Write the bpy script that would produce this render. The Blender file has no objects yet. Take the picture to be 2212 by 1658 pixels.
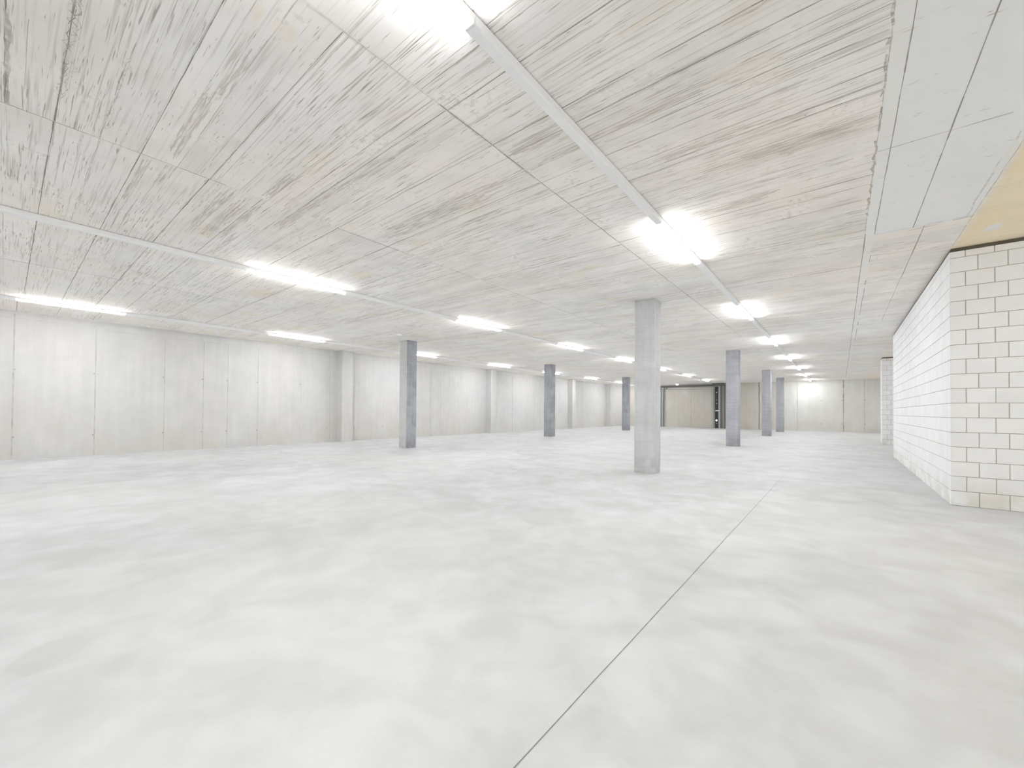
import bpy, math, random
from mathutils import Matrix, Vector

# ------------------------------------------------------------------ camera, world, exposure
S = 1.34                      # every measure below is in plan units; 1 plan unit = 1.34 m
scene = bpy.context.scene
COL = scene.collection
random.seed(7)

YAW, PITCH, ROLL = 0.6781, 0.0128, 0.0078
FOCAL_PX, SHIFT_PX, CAM_H = 882.99, 46.38, 0.8824
cy_, sy_ = math.cos(YAW), math.sin(YAW)
fwd0 = Vector((-sy_, cy_, 0)); right0 = Vector((cy_, sy_, 0)); up0 = Vector((0, 0, 1))
fwd = fwd0 * math.cos(PITCH) + up0 * math.sin(PITCH)
up1 = up0 * math.cos(PITCH) - fwd0 * math.sin(PITCH)
right = right0 * math.cos(ROLL) + up1 * math.sin(ROLL)
up = up1 * math.cos(ROLL) - right0 * math.sin(ROLL)
cam_data = bpy.data.cameras.new('camera')
cam = bpy.data.objects.new('camera', cam_data)
COL.objects.link(cam)
cam.matrix_world = Matrix(((right.x, up.x, -fwd.x, 0), (right.y, up.y, -fwd.y, 0),
                           (right.z, up.z, -fwd.z, CAM_H * S), (0, 0, 0, 1)))
cam_data.sensor_fit = 'HORIZONTAL'
cam_data.sensor_width = 36.0
cam_data.lens = FOCAL_PX / 2212 * 36.0
cam_data.shift_y = SHIFT_PX / 2212
cam_data.clip_start = 0.02
cam_data.clip_end = 200
scene.camera = cam

world = bpy.data.worlds.new('world')
scene.world = world
world.use_nodes = True
world.node_tree.nodes['Background'].inputs[0].default_value = (0.6, 0.65, 0.7, 1)
world.node_tree.nodes['Background'].inputs[1].default_value = 0.3   # the garage is closed: only what lies outside

scene.view_settings.view_transform = 'Standard'
scene.view_settings.look = 'None'
scene.view_settings.gamma = 1.0
scene.view_settings.use_curve_mapping = False
scene.view_settings.exposure = 1.25
LAMP_POWER = 50.0
scene.cycles.max_bounces = 6
scene.cycles.diffuse_bounces = 6
scene.cycles.sample_clamp_indirect = 8.0
scene.cycles.use_adaptive_sampling = True
scene.cycles.adaptive_threshold = 0.18
scene.cycles.adaptive_min_samples = 16

# ------------------------------------------------------------------ node helpers
class NT:
    """thin wrapper to write shader graphs compactly"""
    def __init__(self, tree): self.t = tree
    def n(self, kind, **kw):
        nd = self.t.nodes.new(kind)
        for k, v in kw.items(): setattr(nd, k, v)
        return nd
    def put(self, sock, v):
        if isinstance(v, bpy.types.NodeSocket): self.t.links.new(v, sock)
        elif v is not None: sock.default_value = v
    def m(self, op, a, b=None, c=None, clamp=False):
        nd = self.n('ShaderNodeMath', operation=op, use_clamp=clamp)
        for i, v in enumerate((a, b, c)): self.put(nd.inputs[i], v)
        return nd.outputs[0]
    def vec(self, x, y, z=0.0):
        nd = self.n('ShaderNodeCombineXYZ')
        for i, v in enumerate((x, y, z)): self.put(nd.inputs[i], v)
        return nd.outputs[0]
    def coords(self):
        tc = self.n('ShaderNodeTexCoord')
        sc = self.n('ShaderNodeVectorMath', operation='SCALE')
        self.put(sc.inputs[0], tc.outputs['Object']); sc.inputs['Scale'].default_value = 1 / S
        sp = self.n('ShaderNodeSeparateXYZ'); self.put(sp.inputs[0], sc.outputs[0])
        return sc.outputs[0], sp.outputs[0], sp.outputs[1], sp.outputs[2]
    def noise(self, v, scale, detail=3.0, rough=0.5, dist=0.0):
        nd = self.n('ShaderNodeTexNoise')
        self.put(nd.inputs['Vector'], v)
        nd.inputs['Scale'].default_value = scale; nd.inputs['Detail'].default_value = detail
        nd.inputs['Roughness'].default_value = rough; nd.inputs['Distortion'].default_value = dist
        return nd.outputs[0]
    def white(self, v):
        nd = self.n('ShaderNodeTexWhiteNoise', noise_dimensions='3D'); self.put(nd.inputs['Vector'], v)
        return nd.outputs[0]
    def step(self, v, lo, hi, a=0.0, b=1.0):
        nd = self.n('ShaderNodeMapRange', interpolation_type='SMOOTHSTEP')
        for i, x in enumerate((v, lo, hi, a, b)): self.put(nd.inputs[i], x)
        return nd.outputs[0]
    def mix(self, f, a, b, blend='MIX'):
        nd = self.n('ShaderNodeMix', data_type='RGBA', blend_type=blend)
        self.put(nd.inputs[0], f)
        for i, v in ((6, a), (7, b)):
            self.put(nd.inputs[i], v if isinstance(v, bpy.types.NodeSocket) else (*v, 1))
        return nd.outputs[2]
    def scale(self, col, f):
        nd = self.n('ShaderNodeVectorMath', operation='SCALE')
        self.put(nd.inputs[0], col); self.put(nd.inputs['Scale'], f)
        return nd.outputs[0]

def material(name, build, rough=0.8, spec=0.2, bump=None, bump_d=0.002):
    """build(nt) -> colour socket or colour tuple (or (colour, height))"""
    m = bpy.data.materials.new(name); m.use_nodes = True
    t = m.node_tree; b = t.nodes['Principled BSDF']; nt = NT(t)
    b.inputs['Roughness'].default_value = rough
    b.inputs['Specular IOR Level'].default_value = spec
    r = build(nt) if callable(build) else build
    h = None
    if isinstance(r, tuple) and len(r) == 2: r, h = r
    nt.put(b.inputs['Base Color'], r if isinstance(r, bpy.types.NodeSocket) else (*r, 1))
    if h is not None:
        bp = nt.n('ShaderNodeBump'); bp.inputs['Distance'].default_value = bump_d
        bp.inputs['Strength'].default_value = bump or 0.3
        nt.put(bp.inputs['Height'], h); nt.put(b.inputs['Normal'], bp.outputs[0])
    return m

def metal(name, col, rough=0.4, metallic=0.0):
    def f(nt):
        v, x, y, z = nt.coords()
        n = nt.noise(v, 18.0, 2.0)
        return nt.mix(n, tuple(c * 0.96 for c in col), tuple(min(1, c * 1.04) for c in col))
    m = material(name, f, rough, 0.4)
    m.node_tree.nodes['Principled BSDF'].inputs['Metallic'].default_value = metallic
    return m

# ------------------------------------------------------------------ mesh helpers
class MB:
    """collects shapes (plan units) into ONE mesh object"""
    def __init__(self): self.v, self.f, self.mi = [], [], []
    def poly(self, pts, mi=0):
        i = len(self.v); self.v += [tuple(p) for p in pts]
        self.f.append(tuple(range(i, i + len(pts)))); self.mi.append(mi)
    def box(self, x0, x1, y0, y1, z0, z1, mi=0):
        if x0 > x1: x0, x1 = x1, x0
        i = len(self.v)
        self.v += [(x0, y0, z0), (x1, y0, z0), (x1, y1, z0), (x0, y1, z0),
                   (x0, y0, z1), (x1, y0, z1), (x1, y1, z1), (x0, y1, z1)]
        for q in ((0, 3, 2, 1), (4, 5, 6, 7), (0, 1, 5, 4), (1, 2, 6, 5), (2, 3, 7, 6), (3, 0, 4, 7)):
            self.f.append(tuple(i + k for k in q)); self.mi.append(mi)
    def prism(self, prof, a, b, axis='y', mi=0, caps=True):
        """extrude a closed 2-D profile; axis y: profile in (x,z); axis z: profile in (x,y); axis x: (y,z)"""
        i = len(self.v); n = len(prof)
        def P(p, t):
            return (p[0], t, p[1]) if axis == 'y' else (p[0], p[1], t) if axis == 'z' else (t, p[0], p[1])
        self.v += [P(p, a) for p in prof] + [P(p, b) for p in prof]
        for k in range(n):
            self.f.append((i + k, i + (k + 1) % n, i + n + (k + 1) % n, i + n + k)); self.mi.append(mi)
        if caps:
            self.f.append(tuple(i + k for k in reversed(range(n)))); self.mi.append(mi)
            self.f.append(tuple(i + n + k for k in range(n))); self.mi.append(mi)
    def tube(self, p, q, r, seg=10, mi=0):
        p, q = Vector(p), Vector(q); d = (q - p).normalized()
        a = d.orthogonal().normalized(); b = d.cross(a)
        i = len(self.v)
        for c in (p, q):
            for k in range(seg):
                t = 2 * math.pi * k / seg
                self.v.append(tuple(c + a * (r * math.cos(t)) + b * (r * math.sin(t))))
        for k in range(seg):
            self.f.append((i + k, i + (k + 1) % seg, i + seg + (k + 1) % seg, i + seg + k)); self.mi.append(mi)
        self.f.append(tuple(i + k for k in reversed(range(seg)))); self.mi.append(mi)
        self.f.append(tuple(i + seg + k for k in range(seg))); self.mi.append(mi)
    def lathe(self, c, prof, axis='z', seg=20, mi=0):
        """prof: list of (radius, offset along axis)"""
        i = len(self.v)
        for r, h in prof:
            for k in range(seg):
                t = 2 * math.pi * k / seg; u, w = r * math.cos(t), r * math.sin(t)
                self.v.append((c[0] + u, c[1] + w, c[2] + h) if axis == 'z' else (c[0] + u, c[1] + h, c[2] + w))
        for j in range(len(prof) - 1):
            for k in range(seg):
                self.f.append((i + j * seg + k, i + j * seg + (k + 1) % seg, i + (j + 1) * seg + (k + 1) % seg, i + (j + 1) * seg + k)); self.mi.append(mi)
        self.f.append(tuple(i + k for k in range(seg))); self.mi.append(mi)
        e = i + (len(prof) - 1) * seg
        self.f.append(tuple(e + k for k in range(seg))); self.mi.append(mi)
    def build(self, name, mats, parent=None, origin=(0, 0, 0), recalc=True, bevel=0):
        me = bpy.data.meshes.new(name)
        ox, oy, oz = origin
        me.from_pydata([((x - ox) * S, (y - oy) * S, (z - oz) * S) for x, y, z in self.v], [], self.f)
        if not isinstance(mats, (list, tuple)): mats = [mats]
        for m in mats: me.materials.append(m)
        me.polygons.foreach_set('material_index', self.mi)
        if recalc:
            import bmesh
            bm = bmesh.new(); bm.from_mesh(me)
            bmesh.ops.recalc_face_normals(bm, faces=bm.faces); bm.to_mesh(me); bm.free()
        me.update()
        o = bpy.data.objects.new(name, me); COL.objects.link(o)
        if parent: o.parent = parent
        else: o.location = (ox * S, oy * S, oz * S)
        if bevel:
            md = o.modifiers.new('bevel', 'BEVEL'); md.width = bevel * S; md.segments = 2; md.limit_method = 'ANGLE'
        return o

def tag(o, label, cat, group=None):
    o['label'] = label; o['category'] = cat
    if group: o['group'] = group
    return o
def structure(o, label=None):
    o['kind'] = 'structure'
    if label: o['label'] = label
    return o
def thing(name, label, cat, loc, group=None):
    o = bpy.data.objects.new(name, None); COL.objects.link(o)
    o.location = tuple(c * S for c in loc); o.empty_display_size = 0.1
    return tag(o, label, cat, group)
def copy_tree(src, loc, label, group=None):
    r = src.copy(); COL.objects.link(r); r.location = tuple(c * S for c in loc)
    r['label'] = label
    if group: r['group'] = group
    for ch in src.children:
        c = ch.copy(); COL.objects.link(c); c.parent = r
        for g in ch.children:
            d = g.copy(); COL.objects.link(d); d.parent = c
    return r

# ------------------------------------------------------------------ plan
H = 2.5                                   # ceiling
XL = -10.88                               # left wall
XR = 4.2                                  # far right wall, never in view
YB = -14.0                                # wall behind the camera
FY0, FYS = 25.3308, 0.0473                # far wall: y = FY0 + FYS * x
def far_y(x): return FY0 + FYS * x
ROWS = [5.774, 11.871, 18.052, 22.409]    # column rows
CW, CD = 0.2896, 0.279                    # column section

# ------------------------------------------------------------------ materials: concrete
def ceiling_colour(nt):
    """formwork-printed concrete: grain along x, boards 0.184 wide, sheets 1.82 wide"""
    v, x, y, z = nt.coords()
    strip = nt.m('FLOOR', nt.m('DIVIDE', nt.m('SUBTRACT', x, 0.17), 1.82))
    board = nt.m('FLOOR', nt.m('DIVIDE', nt.m('ADD', y, 0.033), 0.1845))
    rnd = nt.white(nt.vec(strip, board, 3.0))
    rnd2 = nt.white(nt.vec(board, strip, 9.0))
    big = nt.noise(v, 0.55, 3.0, 0.55)
    mid = nt.noise(v, 2.4, 3.0, 0.6)
    warm = nt.m('ADD', nt.m('MULTIPLY', nt.step(big, 0.30, 0.66), 0.75), nt.m('MULTIPLY', rnd, 0.18), clamp=True)
    col = nt.mix(warm, (0.965, 0.957, 0.945), (0.965, 0.905, 0.845))
    # board to board tone
    col = nt.scale(col, nt.step(rnd2, 0.0, 1.0, 0.965, 1.025))
    col = nt.scale(col, nt.step(mid, 0.25, 0.75, 0.93, 1.04))
    # fine wood grain
    offs = nt.m('MULTIPLY', rnd, 7.0)
    g1 = nt.noise(nt.vec(nt.m('ADD', nt.m('MULTIPLY', x, 1.6), offs), nt.m('MULTIPLY', y, 62.0), strip), 1.0, 2.0, 0.6)
    cl = nt.noise(nt.vec(nt.m('MULTIPLY', x, 0.6), nt.m('MULTIPLY', y, 2.2), rnd), 1.0, 1.0)
    amt = nt.step(cl, 0.34, 0.64, 0.14, 0.52)
    col = nt.mix(nt.m('MULTIPLY', nt.step(g1, 0.50, 0.72), amt), col, (0.44, 0.39, 0.325))
    # broken dark streaks that follow the grain
    g2 = nt.noise(nt.vec(nt.m('ADD', nt.m('MULTIPLY', x, 4.0), offs), nt.m('MULTIPLY', y, 95.0), 4.0), 1.0, 1.0)
    msk = nt.step(cl, 0.50, 0.62)
    col = nt.mix(nt.m('MULTIPLY', nt.m('MULTIPLY', nt.step(g2, 0.63, 0.71), msk), 0.60), col, (0.30, 0.25, 0.19))
    # mottled grey cement skin and pores
    sk = nt.noise(v, 26.0, 2.0, 0.7)
    skm = nt.step(mid, 0.54, 0.70)
    col = nt.mix(nt.m('MULTIPLY', nt.m('MULTIPLY', nt.step(sk, 0.48, 0.66), skm), 0.36), col, (0.42, 0.38, 0.31))
    pore = nt.n('ShaderNodeTexVoronoi'); nt.put(pore.inputs['Vector'], v); pore.inputs['Scale'].default_value = 5.5
    pm = nt.m('MULTIPLY', nt.m('LESS_THAN', pore.outputs['Distance'], 0.028), nt.m('GREATER_THAN', nt.white(pore.outputs['Position']), 0.45))
    col = nt.mix(nt.m('MULTIPLY', pm, 0.55), col, (0.25, 0.23, 0.20))
    # knots printed by the boards
    kn = nt.n('ShaderNodeTexVoronoi'); nt.put(kn.inputs['Vector'], nt.vec(nt.m('MULTIPLY', x, 0.62), y, 0.0)); kn.inputs['Scale'].default_value = 2.1
    kd = nt.m('ABSOLUTE', nt.m('SUBTRACT', kn.outputs['Distance'], 0.035))
    km = nt.m('MULTIPLY', nt.m('LESS_THAN', kd, 0.006), nt.m('GREATER_THAN', nt.white(kn.outputs['Position']), 0.66))
    col = nt.mix(nt.m('MULTIPLY', km, 0.22), col, (0.30, 0.27, 0.22))
    # yellow release-agent stains
    ys = nt.noise(nt.vec(x, nt.m('MULTIPLY', y, 1.5), 31.0), 1.35, 2.0, 0.62)
    col = nt.mix(nt.m('MULTIPLY', nt.step(ys, 0.60, 0.74), 0.38), col, (0.90, 0.81, 0.60))
    # board joints: every board edge, random strength, broken
    jd = nt.m('ABSOLUTE', nt.m('SUBTRACT', nt.m('FRACT', nt.m('DIVIDE', nt.m('ADD', y, 0.033), 0.1845)), 0.5))
    jw = nt.step(nt.m('SUBTRACT', 0.5, jd), 0.004, 0.022, 1.0, 0.0)
    js = nt.m('MULTIPLY', nt.step(rnd2, 0.25, 0.95), nt.step(nt.noise(nt.vec(nt.m('MULTIPLY', x, 2.2), board, 2.0), 1.0, 3.0), 0.36, 0.58))
    js = nt.m('MULTIPLY', js, nt.m('LESS_THAN', x, 0.17))
    col = nt.mix(nt.m('MULTIPLY', nt.m('MULTIPLY', jw, js), 0.65), col, (0.28, 0.24, 0.19))
    # smooth cool sheet right of the seam, and the ochre bay behind it
    sm = nt.m('MULTIPLY', nt.m('MULTIPLY', nt.m('GREATER_THAN', x, 0.17), nt.m('LESS_THAN', x, 0.845)), nt.m('LESS_THAN', y, 4.93))
    smc = nt.mix(mid, (0.90, 0.90, 0.90), (0.945, 0.945, 0.94))
    smc = nt.mix(nt.m('MULTIPLY', pm, 0.4), smc, (0.3, 0.29, 0.27))
    col = nt.mix(nt.m('MULTIPLY', sm, 0.93), col, smc)
    oc = nt.m('MULTIPLY', nt.step(x, 0.80, 0.90), nt.step(big, 0.30, 0.55, 0.35, 0.85))
    oc = nt.m('MULTIPLY', oc, nt.step(y, 6.5, 9.0, 1.0, 0.25))
    col = nt.mix(oc, col, (0.95, 0.80, 0.53))
    ly = nt.m('MULTIPLY', nt.m('GREATER_THAN', x, 0.172), nt.m('LESS_THAN', x, 0.236))
    col = nt.mix(nt.m('MULTIPLY', ly, 0.7), col, (0.92, 0.91, 0.885))
    return col

group = bpy.data.node_groups.new('ceiling_concrete', 'ShaderNodeTree')
group.interface.new_socket('Color', in_out='OUTPUT', socket_type='NodeSocketColor')
gnt = NT(group); gout = group.nodes.new('NodeGroupOutput')
gnt.put(gout.inputs[0], ceiling_colour(gnt))

def ceiling_mark(name, dark, lo, hi, nscale):
    """the same concrete where a burr, a joint or a smear of cement darkens it; broken up by noise"""
    def f(nt):
        g = nt.n('ShaderNodeGroup'); g.node_tree = group
        if dark is None: return g.outputs[0]
        v, x, y, z = nt.coords()
        n = nt.noise(nt.vec(nt.m('MULTIPLY', x, nscale[0]), nt.m('MULTIPLY', y, nscale[1])), 1.0, 3.0, 0.6)
        return nt.mix(nt.m('MULTIPLY', nt.step(n, lo, hi), dark[3]), g.outputs[0], dark[:3])
    return material(name, f, 0.85, 0.15)
M_CEIL = ceiling_mark('ceiling_concrete', None, 0, 0, (1, 1))
M_JOINT = ceiling_mark('ceiling_joint', (0.25, 0.215, 0.17, 0.80), 0.18, 0.48, (5, 5))
M_FAINT = ceiling_mark('ceiling_faint_joint', (0.36, 0.31, 0.25, 0.62), 0.32, 0.54, (6, 6))
M_DASH = ceiling_mark('ceiling_dash', (0.34, 0.29, 0.22, 0.66), 0.26, 0.56, (14, 50))
M_SMEAR = ceiling_mark('ceiling_smear', (0.43, 0.38, 0.31, 0.55), 0.36, 0.64, (6, 85))
M_ORANGE = ceiling_mark('ceiling_rust', (0.90, 0.80, 0.62, 0.45), 0.36, 0.70, (9, 26))
M_PALE = ceiling_mark('ceiling_pale_fin', (0.82, 0.81, 0.79, 0.75), 0.20, 0.40, (6, 6))

def wall_colour(base, warm, low, right_tone=None):
    def f(nt):
        v, x, y, z = nt.coords()
        big = nt.noise(v, 0.8, 3.0, 0.55)
        col = nt.mix(nt.step(big, 0.32, 0.68), base, warm)
        if right_tone: col = nt.mix(nt.step(x, -2.9, -1.7, 0.0, 0.85), col, right_tone)      # lighter, greyer tone towards the right
        st = nt.noise(nt.vec(nt.m('MULTIPLY', x, 9.0), nt.m('MULTIPLY', y, 9.0), nt.m('MULTIPLY', z, 0.7)), 1.0, 4.0, 0.6)
        col = nt.scale(col, nt.step(st, 0.3, 0.7, 0.965, 1.025))
        col = nt.scale(col, nt.step(nt.noise(v, 3.2, 5.0, 0.65), 0.3, 0.7, 0.965, 1.025))
        # darker, yellowish tone towards the foot
        ft = nt.m('MULTIPLY', nt.step(z, 0.05, 1.1, 1.0, 0.0), nt.step(nt.noise(nt.vec(nt.m('MULTIPLY', x, 1.1), nt.m('MULTIPLY', y, 1.1), z), 1.0, 4.0), 0.36, 0.62))
        col = nt.mix(nt.m('MULTIPLY', ft, 0.55), col, low)
        gr = nt.step(nt.noise(nt.vec(nt.m('MULTIPLY', x, 0.45), nt.m('MULTIPLY', y, 0.45), nt.m('MULTIPLY', z, 0.6)), 1.0, 3.0), 0.52, 0.68)
        col = nt.mix(nt.m('MULTIPLY', gr, 0.30), col, tuple(c * 0.86 for c in base))
        return col
    return f
M_WALL_L = material('left_wall_concrete', wall_colour((0.63, 0.63, 0.627), (0.645, 0.632, 0.615), (0.585, 0.56, 0.49)), 0.85, 0.15, 0.12)
M_WALL_F = material('far_wall_concrete', wall_colour((0.67, 0.655, 0.61), (0.66, 0.615, 0.55), (0.59, 0.55, 0.47), (0.71, 0.705, 0.685)), 0.85, 0.15, 0.12)
M_WALL_X = material('plain_wall_concrete', wall_colour((0.63, 0.63, 0.627), (0.645, 0.632, 0.615), (0.585, 0.56, 0.49)), 0.85, 0.15, 0.12)
def seam_mat(name, a, b):
    def f(nt):
        v, x, y, z = nt.coords()
        return nt.mix(nt.step(nt.noise(nt.vec(nt.m('MULTIPLY', x, 3.0), nt.m('MULTIPLY', y, 3.0), nt.m('MULTIPLY', z, 5.0)), 1.0, 4.0, 0.65), 0.34, 0.62), a, b)
    return material(name, f, 0.9, 0.1)
M_SEAM = seam_mat('wall_seam', (0.46, 0.44, 0.405), (0.57, 0.56, 0.53))
M_SEAM_SOFT = seam_mat('wall_soft_seam', (0.50, 0.49, 0.465), (0.62, 0.615, 0.60))
M_SEAM_DARK = seam_mat('far_wall_seam', (0.28, 0.265, 0.24), (0.44, 0.42, 0.385))
M_TIE = seam_mat('tie_hole', (0.30, 0.28, 0.25), (0.45, 0.43, 0.40))

def floor_colour(nt):
    v, x, y, z = nt.coords()
    a = nt.noise(v, 1.9, 3.0, 0.55, 0.6)
    b = nt.noise(nt.vec(x, y, 7.0), 4.6, 2.0, 0.5, 0.5)
    c = nt.noise(v, 0.4, 3.0)
    t = nt.m('ADD', nt.m('MULTIPLY', nt.step(a, 0.36, 0.66), 0.60), nt.m('MULTIPLY', nt.step(b, 0.36, 0.66), 0.40))
    col = nt.mix(t, (0.505, 0.508, 0.511), (0.612, 0.620, 0.629))
    col = nt.mix(nt.m('MULTIPLY', nt.step(c, 0.4, 0.65), 0.25), col, (0.70, 0.70, 0.675))
    col = nt.scale(col, nt.step(nt.noise(v, 60.0, 2.0), 0.3, 0.7, 0.992, 1.008))
    # one old spill on the left, crisp on its near edge
    ds = nt.n('ShaderNodeVectorMath', operation='DISTANCE')
    w = nt.noise(v, 9.0, 3.0)
    nt.put(ds.inputs[0], nt.vec(nt.m('MULTIPLY', nt.m('ADD', x, 2.19), 0.85), nt.m('SUBTRACT', y, 0.14), 0.0)); ds.inputs[1].default_value = (0, 0, 0)
    sp = nt.step(nt.m('ADD', ds.outputs['Value'], nt.m('MULTIPLY', nt.m('SUBTRACT', w, 0.5), 0.10)), 0.105, 0.125, 1.0, 0.0)
    col = nt.mix(nt.m('MULTIPLY', nt.m('MULTIPLY', sp, nt.step(y, 0.09, 0.25, 1.0, 0.1)), 0.36), col, (0.47, 0.485, 0.44))
    # pale scratches left by the trowel
    sc = nt.noise(nt.vec(nt.m('MULTIPLY', nt.m('ADD', x, nt.m('MULTIPLY', y, 0.5)), 14.0), nt.m('MULTIPLY', nt.m('SUBTRACT', y, nt.m('MULTIPLY', x, 0.5)), 1.4), 3.0), 1.0, 2.0, 0.5, 0.4)
    scm = nt.step(nt.noise(v, 0.9, 2.0), 0.60, 0.70)
    col = nt.mix(nt.m('MULTIPLY', nt.m('MULTIPLY', nt.step(sc, 0.70, 0.76), scm), 0.5), col, (0.80, 0.79, 0.75))
    return col
M_FLOOR = material('floor_concrete', floor_colour, 0.62, 0.25, 0.04)
M_CUT = material('floor_saw_cut', lambda nt: nt.mix(nt.noise(nt.coords()[0], 30.0, 2.0), (0.16, 0.15, 0.14), (0.34, 0.33, 0.31)), 0.9, 0.1)

def column_colour(tone, spread, tint, bands):
    """fair-faced column: cloudy grey, darker foot; bands = horizontal print of the form tube"""
    def f(nt):
        v, x, y, z = nt.coords()
        oi = nt.n('ShaderNodeObjectInfo')
        vv = nt.n('ShaderNodeVectorMath', operation='ADD'); nt.put(vv.inputs[0], v); nt.put(vv.inputs[1], oi.outputs['Location'])
        v2 = vv.outputs[0]
        sp = nt.n('ShaderNodeSeparateXYZ'); nt.put(sp.inputs[0], v2)
        n1 = nt.noise(v2, 3.0, 5.0, 0.62, 0.3)
        n2 = nt.noise(nt.vec(nt.m('MULTIPLY', sp.outputs[0], 14.0), nt.m('MULTIPLY', sp.outputs[1], 14.0), nt.m('MULTIPLY', sp.outputs[2], 1.1)), 1.0, 4.0, 0.6)
        k = nt.m('ADD', nt.m('MULTIPLY', nt.step(n1, 0.30, 0.70), 0.65), nt.m('MULTIPLY', nt.step(n2, 0.3, 0.7), 0.35))
        lo = tuple(tone * (1 - spread) * c for c in tint); hi = tuple(tone * (1 + spread) * c for c in tint)
        col = nt.mix(k, lo, hi)
        if bands:
            b = nt.noise(nt.vec(nt.m('MULTIPLY', sp.outputs[0], 2.0), nt.m('MULTIPLY', sp.outputs[1], 2.0), nt.m('MULTIPLY', sp.outputs[2], 26.0)), 1.0, 3.0, 0.6)
            col = nt.scale(col, nt.step(b, 0.3, 0.7, 1 - bands, 1 + bands))
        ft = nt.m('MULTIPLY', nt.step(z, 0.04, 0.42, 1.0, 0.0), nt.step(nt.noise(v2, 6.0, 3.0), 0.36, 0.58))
        col = nt.mix(nt.m('MULTIPLY', ft, 0.55), col, tuple(tone * 0.62 * c for c in (1.0, 1.0, 1.03)))  # darker tone towards the foot, broken up by noise
        return col
    return f

def brick_colour(nt):
    v, x, y, z = nt.coords()
    g = nt.n('ShaderNodeNewGeometry')
    r = g.outputs['Random Per Island']
    col = nt.mix(r, (0.81, 0.813, 0.815), (0.85, 0.855, 0.862))
    col = nt.mix(nt.m('MULTIPLY', nt.m('GREATER_THAN', r, 0.86), 0.5), col, (0.85, 0.83, 0.82))
    col = nt.scale(col, nt.step(nt.noise(v, 7.0, 4.0), 0.3, 0.7, 0.98, 1.015))
    ft = nt.m('MULTIPLY', nt.step(z, 0.0, 0.30, 1.0, 0.0), nt.step(nt.noise(v, 5.0, 3.0), 0.40, 0.60))
    col = nt.mix(nt.m('MULTIPLY', ft, 0.55), col, (0.62, 0.59, 0.49))
    return col
M_BRICK = material('sand_lime_block', brick_colour, 0.85, 0.15, 0.08)
M_MORTAR = material('block_mortar', lambda nt: nt.mix(nt.noise(nt.coords()[0], 12.0, 3.0), (0.38, 0.345, 0.30), (0.56, 0.53, 0.48)), 0.95, 0.05)
M_GAP = material('dark_gap_filler', lambda nt: nt.mix(nt.noise(nt.coords()[0], 14.0, 3.0), (0.10, 0.085, 0.07), (0.18, 0.155, 0.13)), 0.95, 0.05)

M_WHITE = metal('white_painted_steel', (0.955, 0.955, 0.96), 0.45)
M_CAPGREY = metal('grey_plastic', (0.66, 0.66, 0.68), 0.5)
M_PLATE = metal('white_plastic_plate', (0.88, 0.87, 0.82), 0.45)
M_STEEL = metal('galvanised_steel', (0.42, 0.43, 0.43), 0.45, 0.35)
M_PIPE = metal('bright_steel_tube', (0.74, 0.74, 0.73), 0.35, 0.3)
M_BLACK = metal('black_plastic', (0.035, 0.035, 0.038), 0.5)
M_DKGREY = metal('dark_grey_steel', (0.16, 0.155, 0.15), 0.5)

def emitter(name, col, strength):
    m = bpy.data.materials.new(name); m.use_nodes = True
    t = m.node_tree; b = t.nodes['Principled BSDF']
    b.inputs['Base Color'].default_value = (0.9, 0.9, 0.9, 1)
    b.inputs['Emission Color'].default_value = (*col, 1); b.inputs['Emission Strength'].default_value = strength
    m.cycles.emission_sampling = 'FRONT'
    return m
M_LIT = emitter('lit_diffuser', (0.965, 0.985, 1.0), LAMP_POWER)
M_LIP = emitter('lit_diffuser_lip', (0.965, 0.985, 1.0), LAMP_POWER * 1.25)
M_LIT_BULB = emitter('lit_bulkhead', (1.0, 0.99, 0.97), 12.0)
M_SIGNAL = emitter('lit_signal', (1.0, 0.86, 0.86), 3.0)

# ------------------------------------------------------------------ floor
b = MB()
b.box(XL - 0.3, XR + 0.3, YB - 0.3, 26.0, -0.25, 0.0, 0)
def cut_line(b, x, y0, y1, w, z=0.0006, mi=1, step=0.25):
    y = y0
    while y < y1:
        e = min(y + step, y1); o0 = math.sin(y * 9) * 0.0007; o1 = math.sin(e * 9) * 0.0007
        b.poly([(x - w / 2 + o0, y, z), (x + w / 2 + o0, y, z), (x + w / 2 + o1, e, z), (x - w / 2 + o1, e, z)], mi)
        y = e
cut_line(b, -0.632, YB, 5.0, 0.0034)
for y0, y1, w in ((5.0, 6.0, .0028), (6.0, 7.0, .0022), (7.0, 8.0, .0014)): cut_line(b, -0.632, y0, y1, w)
structure(b.build('floor', [M_FLOOR, M_CUT], recalc=False), 'pale polished concrete floor with one saw-cut joint')

# ------------------------------------------------------------------ ceiling with its printed marks
b = MB()
b.box(XL - 0.3, XR + 0.3, YB - 0.3, 26.0, H, H + 0.3, 0)
ZL = [0]
def zmark():
    ZL[0] = (ZL[0] + 1) % 24
    return H - 0.0006 - ZL[0] * 0.00003
def hline(x0, x1, y, w, mi, jit=0.0012, seg=0.11, skip=0.0, slope=0.0):
    """a board joint running along x"""
    x, yy = x0, y; o = 0.0
    while x < x1 - 1e-6:
        e = min(x + seg * random.uniform(0.6, 1.4), x1)
        n = random.uniform(-jit, jit); w0 = w * random.uniform(0.55, 1.25)
        y0_, y1_ = y + slope * (x - x0) + o, y + slope * (e - x0) + n
        if random.random() >= skip:
            z = zmark()
            b.poly([(x, y0_ - w0 / 2, z), (e, y1_ - w0 / 2, z), (e, y1_ + w0 / 2, z), (x, y0_ + w0 / 2, z)], mi)
        x, o = e, n
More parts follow.
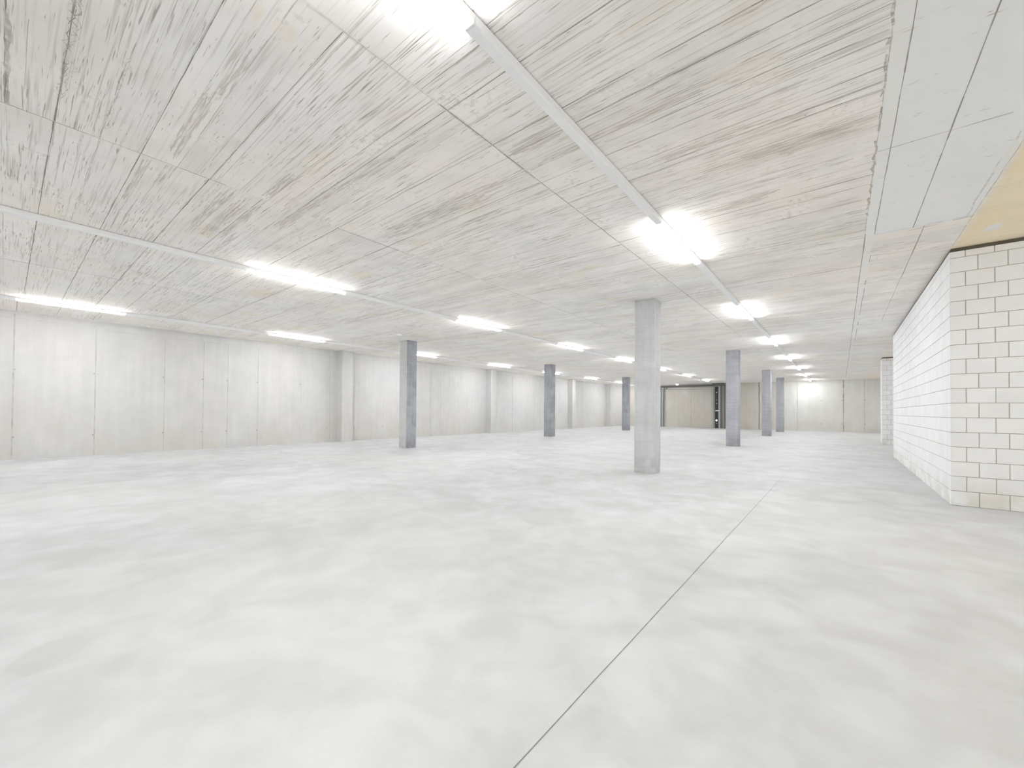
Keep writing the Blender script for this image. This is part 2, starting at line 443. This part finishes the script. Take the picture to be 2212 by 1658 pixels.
def vline(x, y0, y1, w, mi, jit=0.0025, seg=0.12, skip=0.0, slope=0.0):
    """a sheet seam running along y"""
    y = y0; o = 0.0
    while y < y1 - 1e-6:
        e = min(y + seg * random.uniform(0.6, 1.4) * (1 + max(0, y) * 0.15), y1)
        n = random.uniform(-jit, jit); w0 = w * random.uniform(0.6, 1.3)
        xa, xb = x + slope * (y - y0) + o, x + slope * (e - y0) + n
        if random.random() >= skip:
            z = zmark()
            b.poly([(xa - w0 / 2, y, z), (xa + w0 / 2, y, z), (xb + w0 / 2, e, z), (xb - w0 / 2, e, z)], mi)
        y, o = e, n
JO, FA, DA, SM, OR, PA = 1, 2, 3, 4, 5, 6
# seams between the formwork sheets
vline(-1.650, -1.0, 1.42, 0.004, PA); vline(-1.655, -1.0, 1.5, 0.003, FA)
vline(-1.652, 1.42, 9.8, 0.0055, JO); vline(-1.655, 1.5, 2.3, 0.018, SM, 0.006); vline(-1.655, 11.0, 24.0, 0.006, FA)
vline(-3.468, -0.05, 1.08, 0.0045, JO, skip=0.08); vline(-3.50, 1.835, 2.62, 0.006, JO); vline(-3.49, 2.7, 4.0, 0.006, FA, skip=0.3)
vline(-3.49, 4.0, 9.5, 0.008, FA); vline(-3.49, 9.5, 20.0, 0.008, FA)
vline(-7.19, -2.0, 1.6, 0.0095, JO, 0.005, slope=0.03); vline(-7.11, 1.6, 6.0, 0.008, FA, slope=-0.04); vline(-7.25, 6.0, 20.0, 0.01, FA)
vline(0.170, 0.0, 4.9, 0.0040, FA); vline(0.166, 1.4, 4.4, 0.012, DA, 0.007, 0.035, 0.35); vline(0.236, 0.0, 4.9, 0.0045, JO, 0.0015, skip=0.12)
vline(0.172, 4.85, 24.0, 0.007, JO); vline(0.236, 4.85, 12.0, 0.006, JO, skip=0.2)
vline(0.489, 0.0, 4.93, 0.0048, JO, 0.0008); vline(0.558, 4.93, 6.7, 0.007, JO, 0.003); vline(0.552, 6.7, 9.5, 0.006, FA)
vline(0.838, 3.2, 5.7, 0.005, FA); vline(0.800, 3.6, 4.95, 0.012, SM, 0.01)
hline(0.24, 0.84, 4.905, 0.006, FA, 0.006, 0.05); hline(0.40, 0.84, 4.93, 0.010, DA, 0.008, 0.05, 0.35)
hline(0.18, 0.72, 3.36, 0.0045, JO, 0.002); hline(0.19, 0.80, 6.70, 0.008, JO, 0.003); hline(0.19, 0.82, 8.50, 0.009, JO); hline(0.19, 0.80, 11.6, 0.011, FA)
# board joints, strip by strip (x from, x to, y, width, kind)
XA0, XA1, XB0 = -1.648, 0.165, -3.46
for (y, w, k) in ((1.112, .0035, JO), (1.295, .003, JO), (1.476, .0042, JO), (1.843, .0045, JO), (1.985, .0045, JO), (2.722, .0042, JO), (3.66, .006, JO), (5.87, .010, JO), (4.05, .005, FA), (2.55, .003, FA), (7.05, .008, FA), (9.0, .012, JO)):
    hline(XA0, XA1, y, w, k, 0.0012)
for (x0, x1, y, w, k) in ((-1.15, .16, 1.725, .0026, FA), (-1.15, .1, 1.86, .0025, FA), (-1.1, .16, 2.245, .003, JO), (-1.15, .16, 2.36, .003, FA), (-1.1, .16, 3.37, .004, FA), (-1.05, .16, 3.80, .005, FA), (-1.6, -1.2, 1.37, .003, FA), (-1.6, -1.2, 1.64, .003, JO), (-1.6, -.6, 2.05, .003, FA), (-1.6, -.3, 2.13, .003, FA), (-1.64, .1, 2.60, .003, FA), (-1.64, .16, 4.6, .006, FA), (-1.64, .16, 5.1, .006, FA)):
    hline(x0, x1, y, w, k, 0.0018, skip=0.06)
for (y, w, k) in ((1.376, .003, JO), (1.472, .0042, JO), (1.842, .0045, JO), (2.355, .0055, JO), (0.521, .0035, JO), (0.885, .004, JO), (1.11, .003, FA), (2.68, .005, FA), (3.72, .007, JO), (3.30, .005, FA), (4.55, .008, FA), (5.25, .009, FA), (2.05, .003, FA), (2.2, .003, FA)):
    hline(XB0, -1.66, y, w, k, 0.0014)
hline(-2.95, -1.66, 0.700, .003, FA); hline(-2.8, -1.66, 1.23, .003, FA); hline(-3.2, -1.9, 1.64, .003, FA)
for (x0, x1, y, w, k) in ((-9.3, -3.47, .151, .006, JO), (-9.3, -3.47, .519, .0055, JO), (-9.3, -3.47, .882, .0055, JO), (-9.3, -3.47, 1.223, .005, JO), (-9.3, -3.47, 1.842, .007, JO), (-3.46, -1.9, .153, .006, JO), (-9.3, -3.47, 2.36, .007, JO), (-9.3, -3.47, 3.3, .008, FA), (-9.3, -3.47, 2.9, .008, FA), (-9.3, -3.47, 4.0, .01, FA), (-9.3, -3.47, 5.0, .012, FA), (-9.3, -3.47, 6.2, .014, FA), (-10.8, -9.4, .10, .008, JO), (-10.8, -9.4, 1.0, .008, FA), (-10.8, -9.4, .55, .008, FA)):
    hline(x0, x1, y, w, k, 0.0016, 0.16)
hline(-3.46, -2.2, -.022, 0.005, JO, 0.003, 0.08)
for y in (-0.020, -0.014): hline(-3.46, -2.2, y, 0.010, FA, 0.005, 0.06)
for (x0, x1, y) in ((-5.2, -3.47, .335), (-5.2, -3.47, .70), (-5.2, -3.6, 1.05), (-3.46, -2.6, .335), (-3.4, -2.0, .30), (-5.2, -4.1, .62), (-5.2, -3.47, 1.40), (-4.9, -3.47, 1.62)):
    hline(x0, x1, y, .0035, FA, .003, skip=.15)
R3 = random.Random(11)
for (xa, xb, ya, yb, n) in ((-1.64, .16, .9, 4.9, 46), (-3.46, -1.66, -.2, 4.9, 46), (-5.25, -3.48, -.2, 4.5, 44), (-7.1, -5.3, -.2, 4.5, 26), (-9.3, -7.2, 0, 4.5, 22), (-9.3, .16, 4.9, 10, 60)):
    for _ in range(n):                                   # long hair-thin grain lines
        L = R3.uniform(.35, 1.5) * (2.0 if yb > 6 else 1); x0 = R3.uniform(xa, max(xa + .01, xb - L * .6)); y = R3.uniform(ya, yb)
        hline(x0, min(x0 + L, xb), y, R3.uniform(.0012, .0026) * (1 + max(0, y) * .28), FA, .0010, .15, .06, R3.uniform(-.006, .006))
vline(.802, 3.70, 4.35, .022, OR, .006)
# ragged runs where the boards leaked (thick scribbles of cement)
for k in range(4): hline(-3.20, -2.20, .150 + .006 * k, .0030, FA, .015, .022, .30)
hline(-2.95, -2.35, .155, .0028, JO, .012, .03, .3)
for k in range(3): hline(-2.95, -2.75, .16 + .012 * k, .002, FA, .03, .02, .2)
for k in range(3): hline(-3.35, -2.55, .335 + .004 * k, .002, FA, .012, .02, .6)
def smear(x0, x1, y0, y1, mi=SM, n=10, sl=0.0):
    """a smear that follows the grain with ragged ends"""
    for i in range(n):
        t0, t1 = i / n, (i + 1) / n
        ya, yb = y0 + (y1 - y0) * t0, y0 + (y1 - y0) * t1
        a = x0 + random.uniform(0, .22) * (x1 - x0); e = x1 - random.uniform(0, .22) * (x1 - x0)
        z = zmark(); d = sl * (e - a)
        b.poly([(a, ya, z), (e, ya + d, z), (e, yb + d, z), (a, yb, z)], mi)
smear(-3.38, -2.48, .615, .675); smear(-2.55, -2.0, .655, .70, n=6); smear(-4.45, -3.49, .540, .580); smear(-3.88, -3.47, .645, .685)
smear(-4.0, -3.1, 1.462, 1.535, sl=.02); smear(-3.3, -1.95, 1.492, 1.525, n=6, sl=.03); smear(-4.7, -3.47, .99, 1.06); smear(-4.7, -3.6, 1.10, 1.19); smear(-3.46, -2.9, 1.20, 1.26)
smear(-4.6, -3.47, 1.225, 1.275, n=6); smear(-5.2, -4.3, 1.30, 1.36); smear(-.55, .16, 2.905, 2.985, n=8, sl=.02); smear(-.3, .16, 3.02, 3.05, n=4)
smear(-.95, -.2, 1.975, 2.0, n=5); smear(-1.64, -1.2, 1.92, 2.03, n=9); smear(-.6, -.05, 2.40, 2.44, n=5); smear(-.9, -.4, 2.60, 2.65, n=6); smear(-1.1, -.3, 3.48, 3.60, n=9); smear(-1.64, -.5, 2.15, 2.20, n=6)
smear(-3.4, -1.8, 2.12, 2.30, n=10); smear(-2.7, -2.1, 2.46, 2.52, n=5)
smear(-2.09, -1.79, .610, .645, OR, 5); smear(-2.4, -2.05, .63, .65, OR, 3); smear(-1.92, -1.80, .68, .78, OR, 6); smear(-1.30, -1.1, 1.10, 1.16, OR, 3); smear(-.75, -.35, 1.58, 1.70, OR, 7); smear(-2.9, -2.4, 1.18, 1.30, OR, 6)
# short dark dashes torn out along the grain
R2 = random.Random(21)
def dashes(n, xa, xb, ya, yb, lmin, lmax, wmin, wmax):
    for _ in range(n):
        cx_, cy2 = R2.uniform(xa, xb), R2.uniform(ya, yb)
        for j in range(R2.choice((1, 1, 2, 3))):
            L = R2.uniform(lmin, lmax) * R2.uniform(.4, 1); w = R2.uniform(wmin, wmax)
            x0 = cx_ + R2.uniform(-.1, .1); y0 = cy2 + R2.uniform(-.02, .02)
            z = zmark(); s = R2.uniform(-.03, .03) * L
            b.poly([(x0 - L / 2, y0 - s, z), (x0, y0 - w / 2, z), (x0 + L / 2, y0 + s, z), (x0, y0 + w / 2, z)], DA)
dashes(700, -1.64, .15, .9, 4.8, .03, .17, .0012, .0042)
dashes(620, -3.45, -1.66, -.3, 4.5, .03, .17, .0012, .0042)
dashes(800, -7.1, -3.5, -.3, 4.5, .04, .28, .0015, .006)
dashes(420, -9.3, .1, 4.5, 9.0, .10, .50, .003, .010)
dashes(60, .25, .83, 1.0, 4.8, .02, .08, .0015, .004)
dashes(120, .2, .83, 4.95, 11.0, .04, .22, .003, .010)
ceil = structure(b.build('ceiling', [M_CEIL, M_JOINT, M_FAINT, M_DASH, M_SMEAR, M_ORANGE, M_PALE], recalc=False), 'raw concrete ceiling printed by timber formwork')

# ------------------------------------------------------------------ walls
b = MB()
b.box(XL - 0.3, XL, YB, 25.0, 0, H, 0)
XF = XL + 0.0012
def wseam(y, z0, z1, w, mi):
    z = z0
    while z < z1:
        e = min(z + .2, z1); k = random.uniform(.9, 1.1) * w
        b.poly([(XF, y - k / 2, z), (XF, y + k / 2, z), (XF, y + k / 2, e), (XF, y - k / 2, e)], mi); z = e
def wtop(y0, y1, z, w, mi):
    y = y0
    while y < y1:
        e = min(y + .3, y1); d = random.uniform(-.004, .004)
        b.poly([(XF, y, z - w / 2 + d), (XF, e, z - w / 2 + d), (XF, e, z + w / 2 + d), (XF, y, z + w / 2 + d)], mi); y = e
wseam(.085, 0, 2.46, .020, 1); wtop(-3.0, 1.06, 2.385, .008, 2); wtop(1.06, 5.75, 2.34, .008, 2)
for y, w, k in ((1.06, .018, 1), (2.065, .014, 1), (2.725, .014, 1), (3.182, .013, 1), (3.80, .017, 1), (4.80, .010, 2), (5.57, .012, 1), (-.9, .015, 1), (-1.9, .015, 1)):
    wseam(y, 0, 2.335, w, k)
for y, w, k in ((6.29, .018, 1), (7.245, .012, 2), (9.086, .022, 1), (9.518, .016, 2), (9.93, .012, 2), (11.6, .012, 2), (13.53, .026, 1), (14.52, .022, 2), (15.6, .022, 2), (17.3, .02, 2), (19.6, .03, 2), (20.8, .03, 2)):
    wseam(y, 0, 2.34, w, k)
wtop(6.1, 11.8, 2.35, .010, 2); wtop(12.2, 18.0, 2.35, .014, 2)
for y in (.085, 1.06, 2.065, 2.725, 3.182, 3.80, 4.80, 5.52, 6.31, 7.245):     # tie holes beside the seams
    for z in (.372, 1.515):
        j = -.018 if y > .1 else .012
        b.lathe((XF, y + j, z), [(.013, -.001), (.013, .001), (.009, .0015)], 'z', 10, 3) if False else None
        pts = [(XF + .0006, y + j + .013 * math.cos(t * math.pi / 5), z + .013 * math.sin(t * math.pi / 5)) for t in range(10)]
        b.poly(pts, 3)
        if random.random() < .5:
            b.poly([(XF + .0004, y + j - .028, z - .014), (XF + .0004, y + j, z + .002), (XF + .0004, y + j + .034, z - .010), (XF + .0004, y + j, z + .012)], 1)
wl = structure(b.build('wall_left', [M_WALL_L, M_SEAM, M_SEAM_SOFT, M_TIE], recalc=False), 'long pale concrete wall with pilasters on the left')
for y in ROWS:
    b = MB(); d = .28; c = .012
    x1 = XL + d
    b.prism([(XL - .05, y), (x1 - c, y), (x1, y + c), (x1, y + .30 - c), (x1 - c, y + .30), (XL - .05, y + .30)], 0, H, 'z')
    b.build('pilaster', M_WALL_L, wl)

b = MB()
xa, xb = XL - .3, XR + .3
b.prism([(xa, far_y(xa)), (xb, far_y(xb)), (xb, far_y(xb) + .3), (xa, far_y(xa) + .3)], 0, H, 'z')
def fseam(x, z0, z1, w, mi):
    z = z0
    while z < z1:
        e = min(z + .3, z1); k = random.uniform(.6, 1.3) * w; y = far_y(x) - .002
        b.poly([(x - k / 2, y, z), (x + k / 2, y, z), (x + k / 2, y, e), (x - k / 2, y, e)], mi); z = e
for x, w, k in ((-7.45, .02, 2), (-6.79, .022, 1), (-6.1, .018, 2), (-5.70, .02, 2), (-3.99, .02, 2), (-3.40, .022, 1), (-3.40, .022, 2), (-1.739, .028, 1), (.083, .036, 3), (.856, .022, 1), (-8.3, .02, 2), (-9.2, .02, 2), (-10.1, .02, 2)):
    fseam(x, 0, 2.49, w, k)
for x in (-7.45, -6.79, -3.40, -1.739, -.766, .04, .87):
    for z in (.372, 1.50):
        y = far_y(x) - .003
        b.poly([(x + .022 * math.cos(t * math.pi / 5), y, z + .022 * math.sin(t * math.pi / 5)) for t in range(10)], 3)
structure(b.build('wall_far', [M_WALL_F, M_SEAM, M_SEAM_SOFT, M_SEAM_DARK], recalc=False), 'beige concrete wall closing the far end of the garage')
b = MB(); b.box(XL - .3, XR + .3, YB - .3, YB, 0, H); structure(b.build('wall_back', M_WALL_X))
b = MB(); b.box(XR, XR + .3, YB, 25.5, 0, H); structure(b.build('wall_right', M_WALL_X))

# ------------------------------------------------------------------ block walls on the right
COURSE, PITCH_L = 0.1413, 0.1868
def block(b, x0, x1, y0, y1, z0, z1, c=0.0022):
    """one block with a small chamfer on every edge (24 vertices, one island)"""
    i = len(b.v)
    X, Y, Z = (x0, x1), (y0, y1), (z0, z1); ids = {}
    for ix in (0, 1):
        for iy in (0, 1):
            for iz in (0, 1):
                sx, sy, sz = (1 - 2 * ix), (1 - 2 * iy), (1 - 2 * iz)
                for ax in (0, 1, 2):
                    p = [X[ix] + sx * c, Y[iy] + sy * c, Z[iz] + sz * c]
                    p[ax] = (X[ix], Y[iy], Z[iz])[ax]
                    ids[(ix, iy, iz, ax)] = len(b.v); b.v.append(tuple(p))
    def F(*k): b.f.append(tuple(ids[q] for q in k)); b.mi.append(0)
    for s in (0, 1):
        F((s, 0, 0, 0), (s, 1, 0, 0), (s, 1, 1, 0), (s, 0, 1, 0))
        F((0, s, 0, 1), (1, s, 0, 1), (1, s, 1, 1), (0, s, 1, 1))
        F((0, 0, s, 2), (1, 0, s, 2), (1, 1, s, 2), (0, 1, s, 2))
    for a in (0, 1):
        for e in (0, 1):
            F((a, e, 0, 0), (a, e, 1, 0), (a, e, 1, 1), (a, e, 0, 1))
            F((a, 0, e, 0), (a, 1, e, 0), (a, 1, e, 2), (a, 0, e, 2))
            F((0, a, e, 1), (1, a, e, 1), (1, a, e, 2), (0, a, e, 2))
    for ix in (0, 1):
        for iy in (0, 1):
            for iz in (0, 1): F((ix, iy, iz, 0), (ix, iy, iz, 1), (ix, iy, iz, 2))
RB = random.Random(5)
def block_wall(name, x0, y0, xe, ye, ztop, first_full, label):
    """L-shaped run: a front leg along +x at y0 and a side leg along +y at x0"""
    b = MB(); T = .115; jb, jv = .0056, .0064
    n = int(math.ceil(ztop / COURSE))
    for k in range(n):
        z0, z1 = k * COURSE + jb / 2, min((k + 1) * COURSE - jb / 2, ztop)
        full = (k % 2 == 0) == first_full
        # front leg
        x = x0; L = PITCH_L if full else PITCH_L * .565
        first = True
        while x < xe - .01:
            e = min(x + L, xe); g = jv * RB.uniform(.75, 1.3)
            if first: block(b, x, e - g / 2, y0, y0 + (T if full else T), z0, z1)
            else: block(b, x + jv / 2, e - g / 2, y0 + RB.uniform(0, .0012), y0 + T, z0, z1)
            first = False; x = e; L = PITCH_L
        # side leg (tight head joints)
        y = y0 + T + .001; L = PITCH_L - T if not full else PITCH_L * .5
        while y < ye - .01:
            e = min(y + max(L, .04), ye)
            block(b, x0 + RB.uniform(0, .0010), x0 + T, y + .0008, e - .0008, z0, z1, .0012)
            y = e; L = PITCH_L
    # mortar core just behind the faces, and the dark filler under the slab
    r = .0045
    b.box(x0 + r, xe, y0 + r, y0 + T - r, 0, ztop - .004, 1); b.box(x0 + r, x0 + T - r, y0 + T - r + .0005, ye - r, 0, ztop - .0045, 1)
    b.box(x0 + .012, xe, y0 + .012, y0 + T - .012, ztop - .004, H, 2); b.box(x0 + .0125, x0 + T - .012, y0 + T - .0115, ye - .012, ztop - .0042, H, 2)
    return structure(b.build(name, [M_BRICK, M_MORTAR, M_GAP], recalc=True), label)
block_wall('wall_right_near', .829, 5.786, XR, 11.393, 2.464, True, 'white sand-lime block wall at the right edge')
block_wall('wall_right_far', .913, 15.8, XR, 16.38, 2.462, True, 'white block wall end behind the long block wall')
b = MB()
b.box(.95, XR, 11.26, 11.39, 0, H); structure(b.build('wall_right_rear', M_WALL_X))
b = MB()
b.box(1.05, XR, 16.26, 16.38, 0, H); structure(b.build('wall_right_end', M_WALL_X))

# ------------------------------------------------------------------ columns
def column(x, y, mat, label, group='square concrete columns', front=None):
    b = MB(); c = .009
    def ring(s, cc): return [(s + cc, s), (CW - s - cc, s), (CW - s, s + cc), (CW - s, CD - s - cc), (CW - s - cc, CD - s), (s + cc, CD - s), (s, CD - s - cc), (s, s + cc)]
    prof = ring(0, c)
    b.prism(prof, 0, 2.492, 'z', 0)
    b.prism(ring(.006, c), 2.492, H, 'z', 0)          # shadow joint under the slab
    if front: b.mi[0] = 1; b.mi[10] = 1                 # the form on this side left a paler face
    o = b.build('concrete_column', [mat, front] if front else mat)
    o.location = (x * S, y * S, 0)
    return tag(o, label, 'column', group)
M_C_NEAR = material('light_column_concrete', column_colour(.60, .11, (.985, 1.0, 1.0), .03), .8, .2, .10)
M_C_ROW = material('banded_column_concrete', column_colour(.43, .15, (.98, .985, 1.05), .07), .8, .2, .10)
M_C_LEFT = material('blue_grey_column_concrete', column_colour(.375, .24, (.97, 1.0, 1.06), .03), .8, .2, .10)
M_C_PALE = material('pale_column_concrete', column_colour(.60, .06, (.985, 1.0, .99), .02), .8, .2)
X1, X2 = -2.3569, -8.0958
column(X1, ROWS[0], M_C_NEAR, 'nearest and largest light grey square concrete column, right of centre')
column(X1, ROWS[1], M_C_ROW, 'grey banded concrete column, second in the row behind the nearest column')
column(X1 + .005, ROWS[2], M_C_ROW, 'grey banded concrete column, third in the right row, left of the slim farthest one')
column(X1 + .005, ROWS[3], M_C_ROW, 'slim grey concrete column farthest back in the right row')
column(X2, 5.82, M_C_LEFT, 'blotchy blue-grey concrete column, leftmost of all the columns', front=M_C_PALE)
column(X2 + .01, 11.815, M_C_LEFT, 'dark grey concrete column, second from the left')
column(X2 + .02, 18.309, M_C_LEFT, 'dark slim concrete column just left of the nearest column')

# ------------------------------------------------------------------ lighting rails and lamps
RW = .0275                                 # half width of rail and lamp
HZ0, HZ1 = -.034, 0.0                      # housing, below the slab
def cap_profile(z0, z1, w, c): return [(-w, z1), (-w, z0 + c), (-w + c, z0), (w - c, z0), (w, z0 + c), (w, z1)]
LAMP_L = 1.2
RAIL_PROF = [(-.017, HZ1), (-.017, -.0055), (-RW, -.0055), (-RW, HZ0), (RW, HZ0), (RW, -.0055), (.017, -.0055), (.017, HZ1)]   # a shadow gap under the slab
def make_lamp(loc, label, group):
    t = thing('linear_lamp', label, 'ceiling lamp', loc, group)
    b = MB(); b.prism(RAIL_PROF, -LAMP_L / 2, LAMP_L / 2, 'y'); b.build('housing', M_WHITE, t)
    b = MB(); b.prism([(-RW, HZ0), (-RW, HZ0 - .009), (-RW + .006, HZ0 - .015), (RW - .006, HZ0 - .015), (RW, HZ0 - .009), (RW, HZ0)], -LAMP_L / 2 + .012, LAMP_L / 2 - .012, 'y')
    b.mi = [1 if k in (0, 4) else 0 for k in range(len(b.f))]
    b.build('diffuser', [M_LIT, M_LIP], t)
    for s in (-1, 1):
        b = MB(); y0 = s * (LAMP_L / 2 - .012)
        b.prism([(-RW, HZ0), (-RW, HZ0 - .009), (-RW + .006, HZ0 - .015), (RW - .006, HZ0 - .015), (RW, HZ0 - .009), (RW, HZ0)], min(y0, s * LAMP_L / 2), max(y0, s * LAMP_L / 2), 'y'); b.build('end_cap', M_WHITE, t)
    return t
ORD = ['nearest', 'second nearest', 'third nearest', 'fourth nearest', 'fifth nearest', 'sixth nearest', 'seventh nearest', 'eighth nearest', 'ninth nearest']
rails = [
    ('right', -1.1845, [.58, 4.0, 7.35, 10.75, 14.2, 17.6, 21.0, 24.3], -2.75, 'right ceiling rail, the one running over the nearest column row'),
    ('middle', -5.26, [2.29, 5.54, 8.83, 12.0, 15.3, 18.6, 21.85], -.95, 'middle ceiling rail'),
    ('added outer right', 2.9, [], 4.3, 'added rail, out of view, before the near block wall'),  # rail and lamps out of view, added to light the block wall front
    ('left', -9.45, [.67, 4.09, 7.5, 10.98, 14.3, 17.75, 21.05, 24.1], -2.75, 'left ceiling rail along the pale wall'),
]
LAMP0 = None
for side, rx, ys, behind, where in rails:
    y_end = min(ys[-1] + .6, 24.6) if ys else behind + .6
    rail = thing('light_rail', f'long white lamp rail on the ceiling, the {side} one' + (' beside the left wall' if side == 'left' else ''), 'lamp rail', (rx, 0, H), 'ceiling lamp rails')
    allys = [behind - 6.8, behind - 3.4, behind] + ys
    allys = [y for y in allys if y > YB + .7]
    edges = [YB] + [v for y in allys for v in (y - LAMP_L / 2, y + LAMP_L / 2)]
    for i in range(0, len(edges), 2):
        a, e = edges[i], edges[i + 1] if i + 1 < len(edges) else y_end
        if e - a < .05: continue
        b = MB(); b.prism(RAIL_PROF, a + .001, e - .001, 'y'); tr = b.build('rail_section', M_WHITE, rail)
        b = MB(); b.prism([(-RW, HZ0), (-RW, HZ0 - .009), (-RW + .006, HZ0 - .015), (RW - .006, HZ0 - .015), (RW, HZ0 - .009), (RW, HZ0)], a + .001, e - .001, 'y'); b.build('blank_cover', M_WHITE, tr)
    nb = len(allys) - len(ys)
    for i, y in enumerate(allys):
        if i < nb: lab = f'added linear lamp, out of view, on the {side} ceiling rail, {("farthest behind", "well behind", "just behind")[i + 3 - nb]} the viewer'  # lamps out of view, added to brighten the room
        elif i == len(allys) - 1: lab = f'added linear lamp, out of view, on the {side} ceiling rail, farthest from the viewer'
        else: lab = f'added linear lamp, out of view, on the {side} ceiling rail, {ORD[i - nb]} of those in view'
        g = f'lamps on the {side} rail'
        if LAMP0 is None: LAMP0 = make_lamp((rx, y, H), lab, g)
        else: copy_tree(LAMP0, (rx, y, H), lab, g)

for x, y, lab in ((2.6, 13.6, 'added unseen linear lamp on the ceiling in the side aisle between the two block walls'),
                  (2.4, 19.2, 'added unseen linear lamp on the ceiling behind the far block wall end'),
                  (2.4, 22.8, 'added unseen linear lamp behind the far block wall end, close to the far wall')):
    copy_tree(LAMP0, (x, y, H), lab, 'added lamps in the side aisle')  # unseen lamps added to brighten the far right end

# ------------------------------------------------------------------ small things on the ceiling
def plate(x, y, w, d, label, name='cover_or_glow_plate', t=.006):
    b = MB(); c = .004
    b.prism([(-w / 2, 0), (-w / 2, -t + c * .6), (-w / 2 + c, -t), (w / 2 - c, -t), (w / 2, -t + c * .6), (w / 2, 0)], -d / 2, d / 2, 'y')
    o = b.build(name, M_PLATE); o.location = (x * S, y * S, H * S)
    return tag(o, label, 'ceiling plate')
plate(1.026, 5.333, .085, .140, 'small white rectangular plate on the ochre ceiling above the near block wall')
plate(.90, 12.80, .22, .13, 'pale plate standing in for a glow patch on the ceiling above the far block wall end')  # glow on the ceiling, put in as a pale plate
b = MB(); b.lathe((0, 0, 0), [(.055, 0), (.055, -.012), (.045, -.026), (.020, -.032)], 'z', 20)
o = b.build('smoke_detector', M_PLATE); o.location = (-7.40 * S, 5.30 * S, H * S)
tag(o, 'small round white detector on the ceiling above the leftmost column', 'smoke detector')

# ------------------------------------------------------------------ door gear in front of the far wall
Y_G = 24.85
gear = thing('door_frame', 'grey steel door frame with a black upright standing before the far wall', 'door frame', (-6.9, Y_G, 0))
O = (-6.9, Y_G, 0)
def part(name, mat, fn, parent=gear, origin=O, label=None):
    b = MB(); fn(b); o = b.build(name, mat, parent, origin)
    if label: o['label'] = label
    return o
def channel(b, x0, x1, y0, y1, z0, z1, t=.012):
    """U-shaped guide, open to the front"""
    b.prism([(x0, y0), (x0 + t, y0), (x0 + t, y1 - t), (x1 - t, y1 - t), (x1 - t, y0), (x1, y0), (x1, y1), (x0, y1)], z0, z1, 'z')
part('left_upright', M_STEEL, lambda b: channel(b, -8.50, -8.43, Y_G, Y_G + .06, 0, 2.36))
part('left_guide', M_PIPE, lambda b: b.tube((-8.40, Y_G + .02, 0), (-8.40, Y_G + .02, 2.30), .022))
part('left_edge_rail', M_STEEL, lambda b: channel(b, -8.36, -8.30, Y_G, Y_G + .05, 0, 2.34))
part('lintel', M_DKGREY, lambda b: b.box(-8.52, -5.50, Y_G + .02, Y_G + .08, 2.34, 2.44), label='dark lintel bar')
part('spring_shaft', M_PIPE, lambda b: b.tube((-8.50, Y_G - .02, 2.305), (-5.50, Y_G - .02, 2.235), .024), label='bright horizontal tube')
for x in (-8.47, -8.28, -8.12):
    part('shaft_bracket', M_DKGREY, lambda b: b.box(x - .02, x + .02, Y_G - .05, Y_G + .03, 2.24, 2.345))
part('right_guide', M_STEEL, lambda b: channel(b, -5.56, -5.49, Y_G, Y_G + .06, 0, 2.30))
post = part('black_upright', M_BLACK, lambda b: b.box(-5.475, -5.315, Y_G - .03, Y_G + .05, 0, 2.30), label='black upright strip')
for z, w in ((1.985, .03), (1.57, .024), (1.375, .026), (.269, .02)):
    part('stud', M_PIPE, lambda b: b.lathe((-5.39, Y_G - .03, z), [(w, 0), (w, -.01), (w * .5, -.018)], 'y', 12), post)
part('clamp', M_PIPE, lambda b: b.box(-5.45, -5.26, Y_G - .045, Y_G - .028, .94, 1.01), post)
part('signal_light', M_SIGNAL, lambda b: b.lathe((-5.395, Y_G - .03, .436), [(.042, 0), (.042, -.02), (.03, -.04), (.01, -.048)], 'y', 16), post, label='small pinkish-white signal light')
part('grey_upright', M_STEEL, lambda b: b.box(-5.31, -5.215, Y_G - .01, Y_G + .05, 0, 2.32))
part('seal_strip', M_DKGREY, lambda b: b.box(-5.21, -5.145, Y_G, Y_G + .06, 0, 2.36))
part('outer_seal', M_DKGREY, lambda b: b.box(-5.035, -4.97, Y_G, Y_G + .06, 0, 2.40))
part('drive_box', M_DKGREY, lambda b: b.box(-5.62, -4.97, Y_G - .10, Y_G + .08, 2.36, 2.485), label='dark drive housing under the ceiling')
b = MB(); b.lathe((0, 0, 0), [(.07, 0), (.07, -.02)], 'z', 20); bl = thing('bulkhead_lamp', 'small round lit lamp on the ceiling in front of the door frame', 'lamp', (-7.33, 24.2, H))
b.build('base', M_CAPGREY, bl)
b = MB(); b.lathe((0, 0, -.02), [(.062, 0), (.062, -.025), (.045, -.05), (.015, -.06)], 'z', 20); b.build('globe', M_LIT_BULB, bl)
